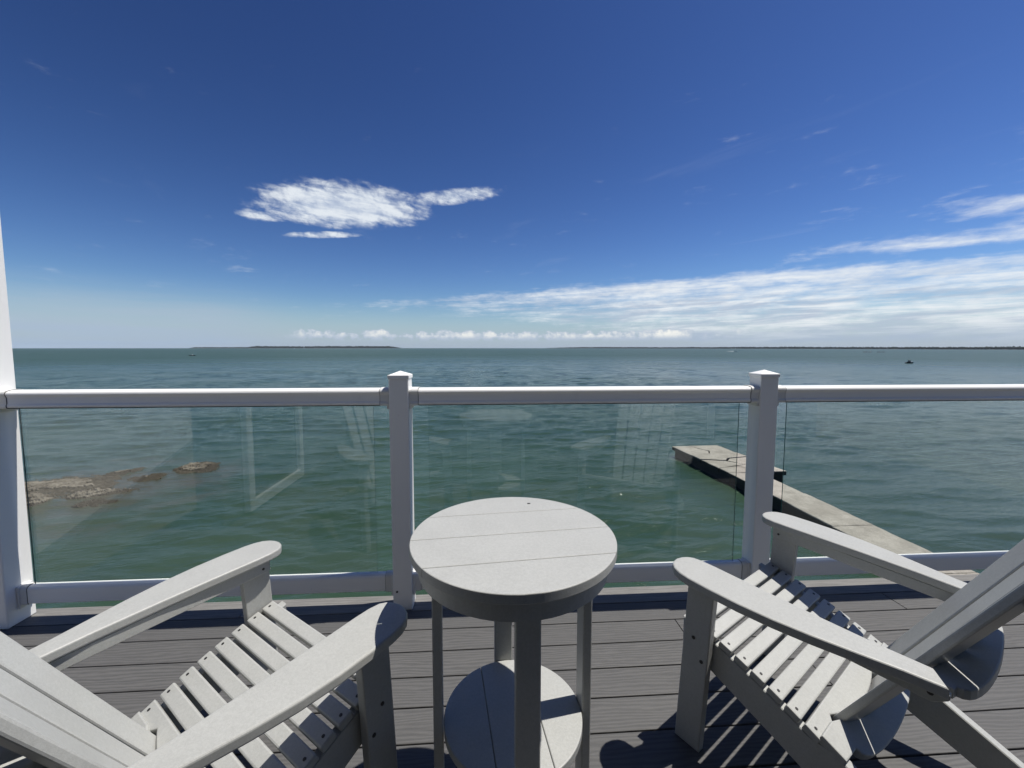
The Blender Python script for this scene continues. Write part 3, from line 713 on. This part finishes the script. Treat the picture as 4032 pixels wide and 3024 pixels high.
# ------------------------------------------------------------------ craft on the lake
def hull(L, Wd, H, m, name, parent, loc=(0, 0, 0)):
    bm = bmesh.new(); rows = []
    for t in np.linspace(0, 1, 9):
        wv = Wd/2*(1-max(0, (t-.45)/.55)**2.2); x = (t-.5)*L; sh = H*(1+.35*t*t)
        rows.append([bm.verts.new(v) for v in ((x, -wv, sh), (x, -wv*.75, -.15), (x, wv*.75, -.15), (x, wv, sh), (x, wv*.85, sh*.8), (x, -wv*.85, sh*.8))])
    for a, b in zip(rows, rows[1:]):
        for i in range(6): bm.faces.new((a[i], a[(i+1) % 6], b[(i+1) % 6], b[i]))
    bm.faces.new(rows[0]); bm.faces.new(rows[-1][::-1]); bmesh.ops.remove_doubles(bm, verts=bm.verts, dist=.001)
    return obj(name, fin(bm), m, parent, loc)
def figure(name, loc, rz, label, shirt, sit=True, s=1.):
    """seated person grown from a skeleton"""
    j = [(0, 0, .45), (0, .02, .72), (0, .05, .98), (0, .06, 1.08), (0, .08, 1.22),
         (-.19, .05, .96), (-.24, .18, .74), (-.14, .40, .72), (.19, .05, .96), (.24, .18, .74), (.14, .40, .72),
         (-.10, 0, .42), (-.16, .38, .46), (-.16, .36, .06), (-.16, .48, .03), (.10, 0, .42), (.16, .38, .46), (.16, .36, .06), (.16, .48, .03)]
    ed = [(0, 1), (1, 2), (2, 3), (3, 4), (2, 5), (5, 6), (6, 7), (2, 8), (8, 9), (9, 10), (0, 11), (11, 12), (12, 13), (13, 14), (0, 15), (15, 16), (16, 17), (17, 18)]
    rad = [.15, .15, .14, .06, .11, .07, .05, .035, .07, .05, .035, .10, .075, .05, .04, .10, .075, .05, .04]
    me = bpy.data.meshes.new(name); me.from_pydata([tuple(c*s for c in v) for v in j], ed, [])
    o = obj(name, me, shirt, None, loc, (0, 0, rz)); md = o.modifiers.new('skin', 'SKIN')
    for v, r in zip(me.skin_vertices[0].data, rad): v.radius = (r*s, r*s)
    me.skin_vertices[0].data[0].use_root = True
    o.modifiers.new('sub', 'SUBSURF').levels = 1; o.modifiers['sub'].render_levels = 1
    hd = bmesh.new(); bmesh.ops.create_uvsphere(hd, u_segments=10, v_segments=8, radius=.115*s); bmesh.ops.scale(hd, vec=(.9, 1, 1.15), verts=hd.verts)
    obj('head', fin(hd, True), 'skin', o, (0, .08*s, 1.24*s)); return tag(o, label, 'person')
# left: small dark fishing boat with somebody in white
fb = tag(empty('fishing_boat', (-264.6, 385.5, WATER_Z), 0), 'small dark open boat far out on the left', 'boat')
hull(5.0, 1.9, .55, 'boat_dark', 'hull', fb); obj('motor', box(-2.75, -2.5, -.15, .15, .1, 1.0, .05), 'boat_dark', fb)
obj('thwart', box(-.4, .1, -.7, .7, .35, .5, .03), 'boat_white', fb)
figure('person', (-264.7, 385.5, WATER_Z+.08), R(-90), 'person in white sitting in the small dark boat at left', 'cloth_white', s=1.15)
# right: personal watercraft with two riders
jx, jy = 205.7, 186.0; jr = R(-12)
pw_ = tag(empty('personal_watercraft', (jx, jy, WATER_Z), jr), 'dark personal watercraft carrying two riders on the right', 'watercraft')
hull(3.3, 1.2, .5, 'boat_dark', 'hull', pw_); obj('seat', box(-1.1, .4, -.22, .22, .45, .82, .08), 'boat_dark', pw_)
obj('cowl', box(.35, 1.1, -.3, .3, .5, .98, .12), 'boat_white', pw_); obj('handlebar', box(.42, .5, -.4, .4, 1.0, 1.08, .02), 'boat_dark', pw_)
figure('person', (jx+.05, jy, WATER_Z+.42), jr+R(-90), 'front rider in dark clothes on the watercraft', 'cloth_dark')
figure('person', (jx-.55, jy+.1, WATER_Z+.42), jr+R(-90), 'rear rider in dark clothes on the watercraft', 'cloth_dark')
# speedboat with wake
sb = tag(empty('speedboat', (497, 786, WATER_Z), R(-25)), 'small white speedboat trailing a wake, far right of centre', 'boat')
hull(7, 2.3, .9, 'boat_white', 'hull', sb); obj('windscreen', box(.2, .5, -.8, .8, 1.0, 1.6, .05), 'boat_dark', sb)
bm = bmesh.new(); vs = [bm.verts.new(v) for v in ((-3, -.8, .12), (-3, .8, .12), (-16, 2.2, .1), (-16, -2.2, .1), (-3, 0, .5), (-14, 0, .3))]
for f in ((0, 4, 5, 3), (4, 1, 2, 5)): bm.faces.new([vs[i] for i in f])
obj('wake', fin(bm), 'foam', sb)
def sailboat(az_, d, label, s=1.):
    a = R(az_); root = tag(empty('sailboat', (math.sin(a)*d, math.cos(a)*d, WATER_Z), R(20)), label, 'sailboat')
    hull(11*s, 3*s, 1.2*s, 'boat_white', 'hull', root); obj('mast', box(.4*s, .6*s, -.1, .1, 1, 15*s), 'boat_white', root)
    bm = bmesh.new(); vs = [bm.verts.new(v) for v in ((.3*s, 0, 2.2*s), (-5*s, .6, 2.2*s), (.3*s, 0, 14.5*s), (-1.8*s, .9, 7*s))]
    for f in ((0, 1, 3), (0, 3, 2), (1, 2, 3)): bm.faces.new([vs[i] for i in f])
    obj('sail', fin(bm), 'boat_white', root)
sailboat(-23.36, 3850, 'tiny white sailboat in front of the left wooded island')
mb = tag(empty('motorboat', (math.sin(R(-24.45))*2700, math.cos(R(-24.45))*2700, WATER_Z), R(10)), 'tiny white motorboat left of the sailboat', 'boat')
hull(12, 3.4, 1.6, 'boat_white', 'hull', mb); obj('cabin', box(-2.5, 1.5, -1.2, 1.2, 1.5, 3.6, .2), 'boat_white', mb)

# ------------------------------------------------------------------ haze
hm = bpy.data.materials.new('air'); hm.use_nodes = True; n_ = hm.node_tree; n_.nodes.clear()
ho = n_.nodes.new('ShaderNodeOutputMaterial'); pv = n_.nodes.new('ShaderNodeVolumePrincipled'); pv.inputs['Density'].default_value = 4.0e-5
pv.inputs['Color'].default_value = (.80, .88, 1.0, 1); n_.links.new(pv.outputs[0], ho.inputs['Volume']); MATS['air'] = hm
tag(obj('haze', box(-5200, 5200, -5200, 5200, -9.0, 26), 'air'), 'thin blue summer haze over the lake', kind='stuff')
